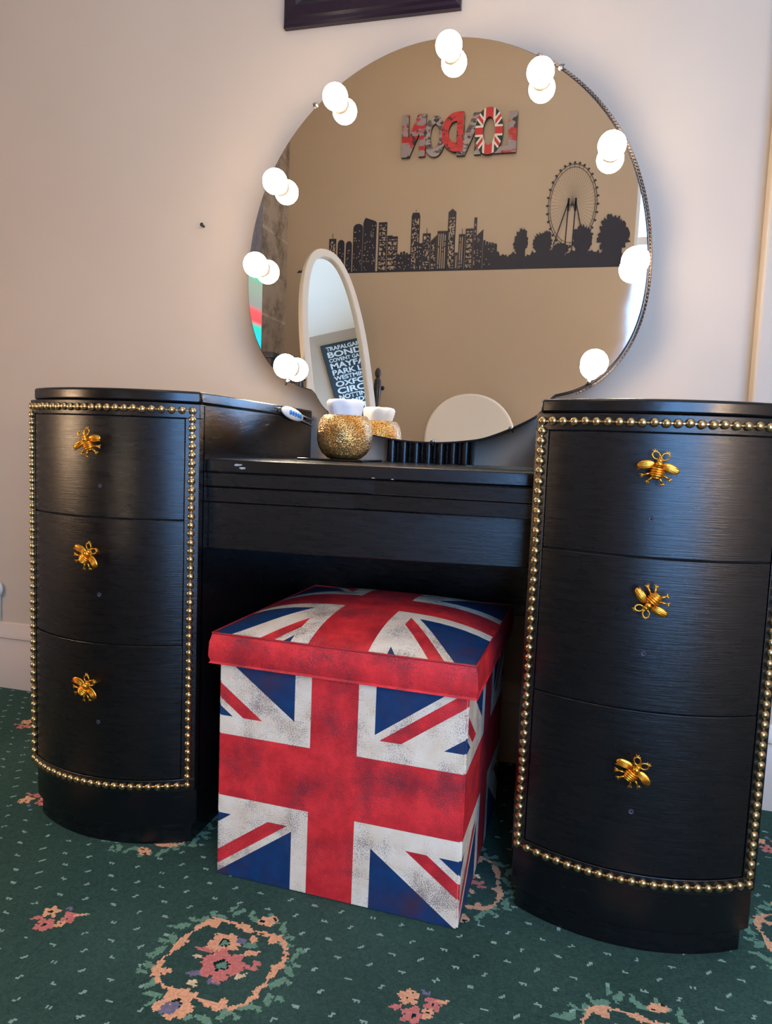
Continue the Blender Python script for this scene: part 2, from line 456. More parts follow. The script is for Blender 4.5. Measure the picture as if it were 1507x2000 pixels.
def carpet(name, x0, x1, y0, y1, st, parent=None):
    nx, ny = int(round((x1 - x0) / st)), int(round((y1 - y0) / st))
    xs = np.linspace(x0, x1, nx + 1); ys = np.linspace(y0, y1, ny + 1)
    gx, gy = np.meshgrid(xs, ys)
    co = np.stack([gx.ravel(), gy.ravel(), np.zeros(gx.size)], 1).astype(np.float32)
    i = np.arange(ny)[:, None] * (nx + 1) + np.arange(nx)[None, :]
    q = np.stack([i, i + 1, i + nx + 2, i + nx + 1], -1).reshape(-1, 4).astype(np.int32)
    me = bpy.data.meshes.new(name); me.vertices.add(len(co)); me.vertices.foreach_set('co', co.ravel())
    me.loops.add(q.size); me.loops.foreach_set('vertex_index', q.ravel())
    me.polygons.add(len(q)); me.polygons.foreach_set('loop_start', np.arange(0, q.size, 4, dtype=np.int32))
    me.update(calc_edges=True)
    cx = (gx[:-1, :-1] + gx[1:, 1:]).ravel() / 2; cy = (gy[:-1, :-1] + gy[1:, 1:]).ravel() / 2
    c = carpet_colours(cx, cy)
    at = me.attributes.new('tuft', 'FLOAT_COLOR', 'FACE')
    at.data.foreach_set('color', np.concatenate([c, np.ones((len(c), 1))], 1).astype(np.float32).ravel())
    return obj(name, me, 'carpet', parent)
m, nt, b = new_mat('woven_carpet')
at = nt.nodes.new('ShaderNodeAttribute'); at.attribute_name = 'tuft'
nt.links.new(at.outputs['Color'], b.inputs['Base Color'])
b.inputs['Roughness'].default_value = .95; b.inputs['Specular IOR Level'].default_value = .1
bump(nt, b, noise(nt, 500, 2) * .6 + noise(nt, 60, 3) * .6, .6, .004)
M['carpet'] = m
fl = carpet('floor', XL, 1.50, -.62, YW, .0025)
tag(fl, kind='structure')
for a in ((1.50, XR, -.62, YW), (XL, XR, YF, -.62)):
    obj('carpet_run', carpet('carpet_run_tmp', *a, .012).data, 'carpet', fl)
for o in [o for o in bpy.data.objects if o.name.startswith('carpet_run_tmp')]: bpy.data.objects.remove(o)

# ------------------------------------------------------------------ dressing table
DT = empty('dressing_table', (.58, .25, 0), 'black painted vintage dressing table with bowed drawer pedestals and round mirror', 'dressing table')
SAG = .045
ZT, ZB = .7194, .1083
def arc(x, c, hw):
    R = (hw * hw + SAG * SAG) / (2 * SAG)
    return -(math.sqrt(R * R - (x - c) ** 2) - (R - SAG))
def bow_solid(bm, xa, xb, c, hw, yoff, yback, z0, z1, n=22):
    pts = [(xa + (xb - xa) * i / n, arc(xa + (xb - xa) * i / n, c, hw) + yoff) for i in range(n + 1)]
    prism(bm, pts + [(xb, yback), (xa, yback)], 'z', z0, z1); return bm
def bow_plate(bm, xa, xb, c, hw, y0, y1, z0, z1, n=22):
    xs = [xa + (xb - xa) * i / n for i in range(n + 1)]
    prism(bm, [(x, arc(x, c, hw) + y0) for x in xs] + [(x, arc(x, c, hw) + y1) for x in reversed(xs)], 'z', z0, z1); return bm

bead_bm = B(); ball(bead_bm, (0, 0, 0), (.0062, .0052, .0062), 10, 6)
bead_me = bpy.data.meshes.new('stud'); bead_bm.to_mesh(bead_me); bead_bm.free()
bead_me.materials.append(M['brass']); bead_me.polygons.foreach_set('use_smooth', [True] * len(bead_me.polygons))

def bee_mesh():
    bm = B()
    # local frame: x right, z up (head), -y outwards
    for k in range(5):                                   # banded abdomen
        z = -.003 - k * .0036; r = (.0098, .0108, .0106, .0090, .0060)[k]
        ball(bm, (0, -.006, z), (r, .0065 * r / .0105, .0025), 12, 6)
    ball(bm, (0, -.005, -.010), (.0092, .0055, .0105), 12, 8)
    ball(bm, (0, -.008, .0045), (.0052, .0048, .0052), 12, 8)     # thorax
    ball(bm, (0, -.007, .0100), (.0042, .004, .0036), 10, 6)      # head
    for s in (-1, 1):
        rot = Matrix.Rotation(s * math.radians(20), 4, 'Y')
        ball(bm, (s * .0165, -.006, .0005), (.0128, .0018, .0070), 14, 8, rot)            # wing
        for j in range(4):                                # wing ribs
            a = Vector((s * .0055, -.0082, .0035 - j * .0014)); e = Vector((s * .0268, -.0072, .0010 - j * .0032))
            tube(bm, [a, (a + e) / 2 + Vector((0, -.0006, .0008)), e], .00055, 5)
        c = Vector((s * .0062, -.006, .0172)); pts = []   # looped antenna
        for k in range(14):
            t = 2 * PI * k / 14; pts.append(c + Vector((.0052 * math.cos(t) + s * .0012 * math.sin(t), 0, .0058 * math.sin(t))))
        tube(bm, pts, .0013, 6, True)
        for dx, dz in ((-.003, .0035), (.0012, .0046), (.0048, .0025)):
            tube(bm, [c + Vector((s * .0022, 0, .0052)), c + Vector((s * (.0022 + dx), 0, .0052 + dz))], [.0012, .0006], 5)
        for ang, L in ((-28, .024), (-62, .024)):        # flared legs
            dvec = Vector((s * math.cos(math.radians(ang)), 0, math.sin(math.radians(ang))))
            a = Vector((0, -.004, -.007)) + dvec * .008; e = Vector((0, -.004, -.007)) + dvec * L * .86
            n = Vector((-dvec.z, 0, dvec.x))
            tube(bm, [a, e], [.0016, .0018], 6)
            for k in (-1, 0, 1): tube(bm, [e - dvec * .002, e + dvec * .0035 + n * k * .0032], [.0016, .0006], 5)
    lathe_b = B(); lathe(lathe_b, [(.006, 0), (.0035, .004), (.0035, .014), (.005, .016)], 10)   # stem to the drawer face
    bmesh.ops.rotate(lathe_b, verts=lathe_b.verts, matrix=Matrix.Rotation(-PI / 2, 3, 'X'))
    tmp = bpy.data.meshes.new('tmp'); lathe_b.to_mesh(tmp); lathe_b.free(); bm.from_mesh(tmp)
    bmesh.ops.scale(bm, vec=(.90, 1, .80), verts=bm.verts)
    me = bpy.data.meshes.new('bee_knob'); bm.to_mesh(me); bm.free(); me.materials.append(M['gold'])
    me.polygons.foreach_set('use_smooth', [True] * len(me.polygons))
    return me
BEE = bee_mesh()
hole_bm = B(); lathe(hole_bm, [(.0015, .0), (.0030, .0006), (.0036, .0)], 12)
bmesh.ops.rotate(hole_bm, verts=hole_bm.verts, matrix=Matrix.Rotation(PI / 2, 3, 'X'))
HOLE = bpy.data.meshes.new('screw_hole'); hole_bm.to_mesh(HOLE); hole_bm.free(); HOLE.materials.append(M['slate'])

def pedestal(x0, W, side, bee_rot, bees, holes):
    c, hw = x0 + W / 2, W / 2
    xa, xb = x0 - .008, x0 + W + .009
    body = bow_solid(B(), xa + .002, xb, c, hw, .010, .50, .034, .7305)
    P = obj('pedestal', body, 'black_gloss', DT, smooth=30, bevel=.002)
    tag(P, side)
    obj('plinth', bow_solid(B(), x0 + .001, x0 + W - .001, c, hw, .018, .49, 0, .036), 'black', P, smooth=30, bevel=.0015)
    la, lb = (.009, .0) if x0 < .5 else (.005, .004)
    obj('top_slab', bow_solid(B(), xa + la, xb - lb, c, hw, .004, .502, .7305, .750), 'black_gloss', P, smooth=30, bevel=.004, seg=3)
    # front frame: two stiles and two rails in one curved piece
    bm = B()
    bow_plate(bm, xa, xb, c, hw, 0, .016, .7075, .7300); bow_plate(bm, xa, xb, c, hw, 0, .016, .0965, .1180)
    bow_plate(bm, xa, x0 + .0095, c, hw, 0, .016, .1180, .7075, 3); bow_plate(bm, x0 + W - .0095, xb, c, hw, 0, .016, .1180, .7075, 3)
    F = obj('front_frame', bm, 'black', P, smooth=30, bevel=.0008)
    obj('drawer_gap', bow_plate(B(), x0 + .009, x0 + W - .009, c, hw, .006, .012, .117, .708), 'gap', P)
    # studs
    pts = []
    n = 44
    for i in range(n + 1):
        z = ZT + (ZB - ZT) * i / n
        pts.append((x0, z)); pts.append((x0 + W, z))
    m_ = 22
    for i in range(1, m_):
        x = x0 + W * i / m_
        pts.append((x, ZT + .0004 * math.sin(i * 2.1))); pts.append((x, ZB))
    rnd = random.Random(int(x0 * 1000) + 3)
    for k, (x, z) in enumerate(pts):
        o = bpy.data.objects.new('stud', bead_me); COL.objects.link(o); o.parent = P
        y = arc(x, c, hw) - .0012
        o.location = Vector((x + rnd.uniform(-.0004, .0004), y, z + rnd.uniform(-.0005, .0005))) - wl(P)
        nx = (x - c) / ((hw * hw + SAG * SAG) / (2 * SAG)); o.rotation_euler = (rnd.uniform(0, 6), 0, math.asin(nx)) if False else (0, 0, math.asin(nx))
    loop = [(x0 + W * i / 24, ZT) for i in range(25)] + [(x0 + W, ZT + (ZB - ZT) * i / 10) for i in range(1, 11)] + \
           [(x0 + W - W * i / 24, ZB) for i in range(1, 25)] + [(x0, ZB + (ZT - ZB) * i / 10) for i in range(1, 10)]
    obj('stud_strip', tube(B(), [(x, arc(x, c, hw) - .001, z) for x, z in loop], .0017, 6, True), 'brass', P)
    # drawers
    zs = [(.5473, .7064), (.3442, .5451), (.1190, .3420)]
    for k, (z0, z1) in enumerate(zs):
        D = obj('drawer', bow_plate(B(), x0 + .0105, x0 + W - .0105, c, hw, .0012, .010, z0, z1, 26), 'black', DT, smooth=30, bevel=.0008)
        tag(D, side.replace('pedestal', ('top drawer', 'middle drawer', 'bottom drawer')[k]))
        bx, bz = bees[k]
        o = bpy.data.objects.new('bee_knob', BEE); COL.objects.link(o); o.parent = D
        o.location = Vector((bx, arc(bx, c, hw) - .0125, bz)) - wl(D); o.rotation_euler = (0, math.radians(bee_rot[k]), 0)
        tag(o, 'gold bee-shaped knob')
        hx, hz = holes[k]
        o = bpy.data.objects.new('screw_hole', HOLE); COL.objects.link(o); o.parent = D
        o.location = Vector((hx, arc(hx, c, hw) + .0012, hz)) - wl(D)
    return P
PL = pedestal(.0035, .2995, 'black pedestal at the left end', (-21, 38, 33), ((.158, .665), (.158, .488), (.1555, .2755)), ((.167, .5966), (.166, .4222), (.165, .212)))
PR = pedestal(.8395, .3085, 'black pedestal at the right end', (8, -141, 33), ((.9865, .664), (.989, .4913), (.985, .2685)), ((.9845, .5972), (.9876, .4203), (.987, .204)))

# middle table between the pedestals
xa, xb, ya, yb = .3115, .832, .028, .083
def tpoly(o, back): return [(xa, ya + o), (xb, yb + o), (xb, back), (xa, back)]
TT = obj('table_top', prism(B(), tpoly(0, .50), 'z', .6235, .6450), 'black_gloss', DT, bevel=.0025)
for px_, pz in ((.365, .637), (.373, .632), (.615, .6255), (.585, .6262)):
    y = ya + (yb - ya) * (px_ - xa) / (xb - xa)
    rnd = random.Random(int(px_ * 999)); L = .007 if px_ < .4 else .0028
    poly = [(px_ + L * math.cos(t) * rnd.uniform(.5, 1.2), pz + L * .30 * math.sin(t) * rnd.uniform(.4, 1.2)) for t in [i * PI / 5 for i in range(10)]]
    obj('paint_chip', prism(B(), poly, 'y', y - .0006, y + .001), 'chip', TT)
CD = obj('centre_drawer', prism(B(), tpoly(.010, .46), 'z', .4976, .5750), 'black', DT, bevel=.0015)
obj('moulding', prism(B(), tpoly(.0065, .06), 'z', .5760, .5995), 'black', CD, bevel=.0015)
obj('moulding', prism(B(), tpoly(.003, .06), 'z', .6005, .6232), 'black', CD, bevel=.0015)
obj('drawer_core', prism(B(), tpoly(.013, .46), 'z', .575, .6235), 'gap', CD)
obj('back_panel', box(B(), .31, .832, .455, .475, .338, .6235), 'black', DT, bevel=.002)

# reeded mirror bracket
BR = obj('mirror_bracket', box(B(), .500, .684, .452, .486, .6450, .95), 'black', DT, bevel=.002)
for k in range(7):
    cx = .5135 + k * .0262
    obj('reed', lathe(B(), [(.0118, .6455), (.0118, .945)], 16, (cx, .452, 0)), 'black_gloss', BR, smooth=50)

# mirror plate with stepped lower lobe
half = [(0.0, 1.4704), (0.0338, 1.4687), (0.0672, 1.4636), (0.0999, 1.4554), (0.1316, 1.4443), (0.1621, 1.4305), (0.1912, 1.4144), (0.2189, 1.3961), (0.2451, 1.3759), (0.2696, 1.3539), (0.2923, 1.3302), (0.3131, 1.3048), (0.3318, 1.278), (0.3483, 1.2497), (0.3626, 1.2203), (0.3745, 1.1898), (0.3843, 1.1586), (0.392, 1.1268), (0.3977, 1.0944), (0.4016, 1.0615), (0.4033, 1.0282), (0.4027, 0.9946), (0.3993, 0.9608), (0.3922, 0.9274), (0.381, 0.8951), (0.3649, 0.8649), (0.3436, 0.8381), (0.3172, 0.8159), (0.2862, 0.7995), (0.2516, 0.7899),
        (.243, .7820), (.236, .7710), (.224, .7545), (.206, .7410), (.165, .7200), (.120, .7020), (.085, .6950), (.040, .6900), (0, .6890)]
XM = .5915
def outline(off=0.0):
    pts = [Vector((XM + x, z)) for x, z in half] + [Vector((XM - x, z)) for x, z in reversed(half[1:-1])]
    # smooth with one Catmull-Rom pass, keep the notch corners
    out = []; n = len(pts); corner = {29, n - 29}
    for i in range(n):
        p0, p1, p2, p3 = pts[i - 1], pts[i], pts[(i + 1) % n], pts[(i + 2) % n]
        if i in corner: p0 = p1
        if (i + 1) % n in corner: p3 = p2
        for k in range(4):
            t = k / 4
            out.append(.5 * ((2 * p1) + (-p0 + p2) * t + (2 * p0 - 5 * p1 + 4 * p2 - p3) * t * t + (-p0 + 3 * p1 - 3 * p2 + p3) * t ** 3))
    if off:
        res = []
        for i, p in enumerate(out):
            t = (out[(i + 1) % len(out)] - out[i - 1]).normalized(); nrm = Vector((t.y, -t.x))
            res.append(p + nrm * -off)
        out = res
    return [(p.x, p.y) for p in out]
MI = obj('mirror', prism(B(), outline(), 'y', .4200, .4250), 'mirror', DT)
obj('mirror_backing', prism(B(), outline(.0030), 'y', .4255, .4520), 'backing', MI)
for x, z, a in ((.330, 1.366, 2.4), (.817, 1.396, .9), (.6055, .6905, -1.5), (.762, .7215, -1.1), (.905, .815, -.8), (.284, .806, -2.2)):
    bm = B(); ball(bm, (x, .4185, z), (.0052, .0028, .0052), 10, 6)
    d = Vector((math.cos(a), 0, math.sin(a))); tube(bm, [Vector((x, .418, z)) + d * .002, Vector((x, .424, z)) + d * .008], .002, 6)
    obj('mirror_clip', bm, 'chrome', MI, smooth=60)

# ------------------------------------------------------------------ vanity bulbs, cable, remote
bulbs = [((.608, 1.4392), 'lit white vanity bulb at the very top of the mirror'), ((.383, 1.3642), 'lit white vanity bulb on the mirror rim next left of the top bulb'),
         ((.2579, 1.2086), 'lit white vanity bulb above the leftmost bulb on the mirror rim'), ((.2186, 1.0432), 'lit white vanity bulb furthest left on the mirror rim'),
         ((.2922, .8345), 'lit white vanity bulb lowest on the left of the mirror, above the remote'), ((.7822, 1.3757), 'lit white vanity bulb next right of the top bulb'),
         ((.9175, 1.2367), 'lit white vanity bulb above the reflected ferris wheel on the right rim'), ((.9721, 1.0314), 'lit white vanity bulb furthest right on the mirror rim'),
         ((.9119, .8473), 'lit white vanity bulb lowest on the right, just above the right pedestal')]
for (x, z), lab in bulbs:
    t = empty('vanity_bulb', (x, .4190, z), lab, 'light bulb', 'bulbs around the mirror')
    bm = B(); lathe(bm, [(.0165, -.0005), (.0175, .002), (.0175, .008), (.0150, .011)], 24)
    bmesh.ops.rotate(bm, verts=bm.verts, matrix=Matrix.Rotation(PI / 2, 3, 'X'))
    obj('bulb_base', bm, 'bulb_base', t, local=True, smooth=40)
    bm = B(); ball(bm, (0, -.0300, 0), (.0252, .0240, .0252), 24, 16)
    obj('bulb_globe', bm, 'bulb', t, local=True, smooth=180)

ol = outline(.0075)
def cable_pts(i0, i1, ph):
    pts = []
    for k in range((i1 - i0) * 4):
        i = i0 + k / 4; a = Vector(ol[int(i) % len(ol)]); c = Vector(ol[(int(i) + 1) % len(ol)]); p = a.lerp(c, i - int(i))
        w = k * .95 + ph
        pts.append((p.x + .0017 * math.cos(w), .431 + .0017 * math.sin(w), p.y + .0017 * math.cos(w)))
    return pts
lc = empty('light_cable', (.95, .431, 1.2), 'twisted brown cable running along the right rim of the mirror', 'cable')
for ph in (0, PI): obj('cable_strand', tube(B(), cable_pts(22, 112, ph), .0016, 5), 'wire', lc, smooth=180)

rc = empty('light_remote', (.3125, .37, .735), 'small white oval remote with blue buttons stuck on the left pedestal', 'remote control')
bm = B(); ball(bm, (.3185, .371, .7352), (.0055, .060, .0125), 24, 12, Matrix.Rotation(math.radians(-6), 4, 'X'))
obj('remote_body', bm, 'white', rc, smooth=180)
for k in range(5):
    bm = B(); ball(bm, (.3238, .348 + k * .0135, .7375 - k * .0014), (.0016, .0065, .0052), 10, 6)
    obj('button', bm, 'blue_btn', rc, smooth=180)
bm = B(); tube(bm, [(.3150, .302, .742), (.3170, .312, .744), (.3165, .318, .738), (.3150, .306, .737)], .0014, 6)
obj('clip', bm, 'chrome', rc)
for dz in (.004, -.006):
    obj('wire', tube(B(), [(.3175, .424, .731 + dz), (.3165, .45, .7285 + dz * 1.1), (.3145, .48, .726 + dz * 1.2), (.3135, .503, .7235 + dz * 1.3)], .0016, 6), 'pinkwire', rc, smooth=180)

# ------------------------------------------------------------------ things on the table
co = tag(obj('coaster', box(B(), .385, .515, .235, .365, .6452, .6490), 'dark_glass', bevel=.001), 'thin black glass coaster under the gold jar', 'coaster')
jr = empty('gold_jar', (.4562, .30, .6490), 'round gold crackled glass jar with a white cloth top', 'jar')
bm = B()
lathe(bm, [(.026, 0), (.032, .001), (.043, .010), (.050, .022), (.0535, .037), (.0535, .050), (.051, .064), (.0475, .074), (.0430, .081), (.0405, .083), (.0385, .081), (.044, .072), (.047, .060)], 48)
obj('jar_bowl', bm, 'crackle', jr, local=True, smooth=60)
bm = B(); n = 40
rows = [(.0315, .074, .0), (.0315, .086, .0008), (.0345, .098, .0014), (.0355, .106, .002), (.0325, .1115, .0015), (.02, .1135, .001)]
R = []
for r, z, w in rows:
    R.append([bm.verts.new(((r + w * math.sin(i * 1.1 + z * 90)) * math.cos(2 * PI * i / n), (r + w * math.sin(i * 1.1 + z * 90)) * math.sin(2 * PI * i / n), z + w * math.sin(i * .9))) for i in range(n)])
for A, C in zip(R, R[1:]):
    for i in range(n): bm.faces.new((A[i], A[(i + 1) % n], C[(i + 1) % n], C[i]))
bm.faces.new(R[-1]); bm.faces.new(R[0][::-1])
obj('cloth_top', bm, 'wax', jr, local=True, smooth=180)
tag(obj('coaster', box(B(), .708, .826, .205, .315, .6452, .6500), 'glass', bevel=.001), 'clear green-edged glass coaster beside the right pedestal', 'coaster')

# ------------------------------------------------------------------ union flag storage stool
ST = empty('storage_stool', (.575, -.0565, 0), 'square storage stool printed with a distressed red, white and blue flag', 'stool', rot=(0, 0, math.radians(-2.2)))
hw, dp = .192, .384
def uvbox(bm, faces_uv):
    uvl = bm.loops.layers.uv.new('flag')
    for f in bm.faces:
        n = f.normal
        for l in f.loops: l[uvl].uv = faces_uv(l.vert.co, n)
bm = B(); box(bm, -hw, hw, 0, dp, .002, .345)
bmesh.ops.bevel(bm, geom=[e for e in bm.edges if abs((e.verts[0].co - e.verts[1].co).z) > .1], offset=.003, segments=2, affect='EDGES')
bmesh.ops.recalc_face_normals(bm, faces=bm.faces)
def fuv(co, n):
    v = (co.z - .179) / .384
    if abs(n.y) > abs(n.x): return ((co.x + .004) / .384 * (1 if n.y < 0 else -1), v)
    return ((co.y - dp / 2) / .384 * (1 if n.x > 0 else -1), v)
uvbox(bm, fuv)
obj('stool_box', bm, 'flag_box', ST, local=True)
# lid: red skirt and a domed printed top
bm = B(); N = 20; ov = .0085; L0 = hw + ov
zt = lambda a, b_: .386 + .026 * (1 - abs(a) ** 3.2) * (1 - abs(b_) ** 3.2)
grid = [[None] * (N + 1) for _ in range(N + 1)]
cy = dp / 2
for i in range(N + 1):
    for j in range(N + 1):
        a = -1 + 2 * i / N; b_ = -1 + 2 * j / N
        grid[i][j] = bm.verts.new((a * L0, cy + b_ * (dp / 2 + ov), zt(a, b_)))
for i in range(N):
    for j in range(N): bm.faces.new((grid[i][j], grid[i + 1][j], grid[i + 1][j + 1], grid[i][j + 1]))
bmesh.ops.recalc_face_normals(bm, faces=bm.faces)
uvl = bm.loops.layers.uv.new('flag')
for f in bm.faces:
    for l in f.loops:
        c = l.vert.co; l[uvl].uv = (c.x / .40 + .0, (c.y - cy) / .40)
LT = bm
rim = [grid[i][0] for i in range(N)] + [grid[N][j] for j in range(N)] + [grid[i][N] for i in range(N, 0, -1)] + [grid[0][j] for j in range(N, 0, -1)]
n = len(rim); prev = rim
for z, o in ((.372, .0035), (.352, .0045), (.343, .002), (.340, -.004)):
    cur = []
    for v in rim:
        x, y = v.co.x, v.co.y - cy
        x += math.copysign(o, x) if abs(abs(x) - L0) < 1e-4 else 0; y += math.copysign(o, y) if abs(abs(y) - dp / 2 - ov) < 1e-4 else 0
        cur.append(bm.verts.new((x, y + cy, z)))
    for k in range(n):
        f = bm.faces.new((prev[k], prev[(k + 1) % n], cur[(k + 1) % n], cur[k]))
        for l in f.loops: l[uvl].uv = (0, .3)
    prev = cur
f = bm.faces.new(prev)
for l in f.loops: l[uvl].uv = (0, .3)
lid = obj('stool_lid', bm, 'flag_lid', ST, local=True, smooth=38)
seam = [(x.co.x if False else 0, 0, 0) for x in []]
pts = []
for a, b_ in [(-1 + 2 * i / N, -1) for i in range(N)] + [(1, -1 + 2 * j / N) for j in range(N)] + [(1 - 2 * i / N, 1) for i in range(N)] + [(-1, 1 - 2 * j / N) for j in range(N)]:
    pts.append((a * (L0 + .0002), cy + b_ * (dp / 2 + ov + .0002), .3862))
M['red_piping'] = plain('red_piping', (176, 36, 44), .5, 0, (200, .2), .15)
obj('lid_seam', tube(B(), pts, .0016, 6, True), 'red_piping', lid, local=True, smooth=180)

# ------------------------------------------------------------------ wall things
pf = empty('picture_frame', (.41, YW, 1.575), 'glossy dark plum picture frame hung above the mirror', 'picture frame')
fx0, fx1, fz0, fz1 = .2165, .606, 1.5755, 2.07
prof = [(0, 0), (0, .012), (.004, .018), (.010, .020), (.014, .026), (.034, .030), (.044, .024), (.048, .020), (.052, .020), (.056, .013), (.064, .010), (.064, 0)]  # inward, outward
def mould(p0, p1, d0, d1):
    """mitred rail from corner p0 to p1 in the wall plane; d0,d1 are the inward diagonal directions"""
    bm = B(); A = []; C = []
    for i, o in prof:
        A.append(bm.verts.new((p0[0] + d0[0] * i, YW - .0005 - o, p0[1] + d0[1] * i))); C.append(bm.verts.new((p1[0] + d1[0] * i, YW - .0005 - o, p1[1] + d1[1] * i)))
    k = len(prof)
    for i in range(k): bm.faces.new((A[i], A[(i + 1) % k], C[(i + 1) % k], C[i]))
    bm.faces.new(A); bm.faces.new(C[::-1]); return bm
cs = [((fx0, fz0), (1, 1)), ((fx1, fz0), (-1, 1)), ((fx1, fz1), (-1, -1)), ((fx0, fz1), (1, -1))]
for k in range(4):
    (p0, d0), (p1, d1) = cs[k], cs[(k + 1) % 4]
    obj('frame_rail', mould(p0, p1, d0, d1), 'dark_frame', pf, smooth=25)
obj('picture', box(B(), fx0 + .06, fx1 - .06, YW - .008, YW - .004, fz0 + .06, fz1 - .06), plain('plain_print', (150, 142, 132), .5, 0, None, .2), pf)
bm = B(); tube(bm, [(.024, YW + .002, 1.1667), (.024, YW - .010, 1.1690)], .0028, 8); ball(bm, (.024, YW - .010, 1.169), (.0045, .002, .0045), 10, 6)
tag(obj('wall_nail', bm, plain('dark_nail', (60, 56, 54), .5, .6)), 'small dark nail left in the bare wall left of the mirror', 'nail')
bm = B(); ball(bm, (-.553, YW - .012, .262), (.014, .010, .020), 14, 10)
pg = tag(obj('cable_grommet', bm, 'ivory', smooth=180), 'small white cable cover on the wall at the far left edge', 'cable cover')
obj('cover_cable', tube(B(), [(-.553, YW - .006, .245), (-.555, YW - .006, .215), (-.553, YW - .009, .180)], .003, 6), 'ivory', pg)

# ------------------------------------------------------------------ the far side of the room, seen in the mirror
# LONDON letters
YD = YF
def letter_mat(name, c0, c1, c2, sc):
    m, nt, b = new_mat(name)
    n = noise(nt, sc, 4, mapscale=(1, 1, 2.2), rough=.6)
    c = ramp(nt, n, .44, .50, rgb(*c0), rgb(*c1)); k = ramp(nt, noise(nt, sc * 2.5, 3), .58, .62)
    nt.links.new(mixc(nt, k, c, rgb(*c2)), b.inputs['Base Color']); b.inputs['Roughness'].default_value = .4
    return m
M['lt_grey'] = letter_mat('letter_photo_grey', (96, 88, 96), (172, 164, 170), (52, 46, 54), 16)
M['lt_red'] = letter_mat('letter_photo_red', (196, 40, 50), (206, 56, 64), (84, 44, 54), 14)
M['lt_mix'] = letter_mat('letter_photo_mixed', (190, 44, 54), (158, 150, 158), (60, 52, 60), 9)
M['lt_edge'] = plain('dark_letter_edge', (40, 34, 38), .5)
sign = empty('wall_letters', (.2, YD, 2.24), 'overlapping photo-printed wooden letters spelling LONDON on the wall, seen in the mirror', 'letter sign')
def letter(ch, xl, xr, z0, z1, mat, y0, y1):
    """xl is the reader's left (larger x)"""
    w = xl - xr; h = z1 - z0; P = lambda a, b_: (xl - a * w, z0 + b_ * h)
    bm = B()
    if ch == 'L': prism(bm, [P(0, 0), P(1, 0), P(1, .16), P(.36, .16), P(.36, 1), P(0, 1)], 'y', y0, y1)
    elif ch == 'N': prism(bm, [P(0, 0), P(.27, 0), P(.27, .56), P(.66, 0), P(1, 0), P(1, 1), P(.73, 1), P(.73, .44), P(.34, 1), P(0, 1)], 'y', y0, y1)
    elif ch == 'O':
        ring(bm, superellipse((xl + xr) / 2, (z0 + z1) / 2, w / 2, h / 2, 2.2, 40), superellipse((xl + xr) / 2, (z0 + z1) / 2, w * .22, h * .30, 2, 40), 'y', y0, y1)
    else:
        o, i_ = [], []
        for k in range(40):
            t = -PI / 2 + PI * k / 39; o.append(P(.30 + .70 * math.cos(t), .5 + .5 * math.sin(t))); i_.append(P(.34 + .34 * math.cos(t), .5 + .27 * math.sin(t)))
        o = [P(0, 0)] + o + [P(0, 1)]; i_ = [P(.30, .23)] + i_ + [P(.30, .77)]
        ring(bm, o, i_, 'y', y0, y1)
    bmesh.ops.recalc_face_normals(bm, faces=bm.faces)
    for f in bm.faces: f.material_index = 0 if f.normal.y > .5 else 1
    uvl = bm.loops.layers.uv.new('flag')
    for f in bm.faces:
        for l in f.loops: l[uvl].uv = ((l.vert.co.x - (xl + xr) / 2) / h * -1, (l.vert.co.z - (z0 + z1) / 2) / h)
    return obj('letter', bm, [mat, 'lt_edge'], sign)
for k, a in enumerate((('L', .503, .385, 2.238, 2.445, 'lt_mix'), ('O', .431, .286, 2.232, 2.470, 'flag_letter'), ('N', .318, .190, 2.238, 2.452, 'lt_grey'), ('D', .222, .104, 2.258, 2.462, 'lt_red'), ('O', .125, .012, 2.240, 2.452, 'lt_grey'), ('N', .018, -.113, 2.245, 2.466, 'lt_mix'))):
    letter(*a, YD + .002 + .003 * (k % 2), YD + .020 + .003 * (k % 2) + (.006 if k == 1 else 0))

# skyline sticker
M['sticker'] = plain('navy_black_vinyl', (44, 46, 62), .45)
sky = empty('skyline_sticker', (.3, YD, 1.648), 'black city skyline wall sticker with trees and a big wheel, seen in the mirror', 'wall sticker')
ZS = 1.650; SY0, SY1 = YD + .0006, YD + .0018
def cells(bm, x0, x1, z0, z1, nx, nz, keep, edge):
    """building face with cut-out windows"""
    dx, dz = (x1 - x0) / nx, (z1 - z0) / nz
    for i in range(nx):
        for j in range(nz):
            if keep(i, j, nx, nz): box(bm, x0 + i * dx, x0 + (i + 1) * dx + 1e-5, SY0, SY1 + edge, z0 + j * dz, z0 + (j + 1) * dz + 1e-5)
bl = [(-0.52, -0.478, 1.835, 'grid', 'ant'), (-0.468, -0.428, 1.806, 'dots', 'dome'), (-0.42, -0.384, 1.798, 'dots', 'dome'), (-0.378, -0.323, 1.890, 'dots', 'dome'), (-0.321, -0.243, 1.915, 'dots', 'slant'), (-0.231, -0.182, 1.915, 'open', ''), (-0.179, -0.119, 1.836, 'open', 'step'), (-0.119, -0.039, 1.735, 'dots', 'jag'), (-0.045, 0.003, 1.94, 'grid', 'crown'), (-0.014, 0.021, 1.795, 'open', ''), (0.022, 0.066, 1.846, 'grid', 'ant'), (0.068, 0.102, 1.805, 'grid', 'slantr'), (0.103, 0.161, 1.856, 'strip', ''), (0.159, 0.202, 1.945, 'grid', 'peak'), (0.203, 0.22, 1.739, 'strip', ''), (0.222, 0.255, 1.835, 'strip', 'ant'), (0.257, 0.3, 1.863, 'open', ''), (0.301, 0.317, 1.92, 'grid', ''), (0.317, 0.353, 1.825, 'dots', 'slantr'), (0.355, 0.43, 1.775, 'dots', 'jag')]
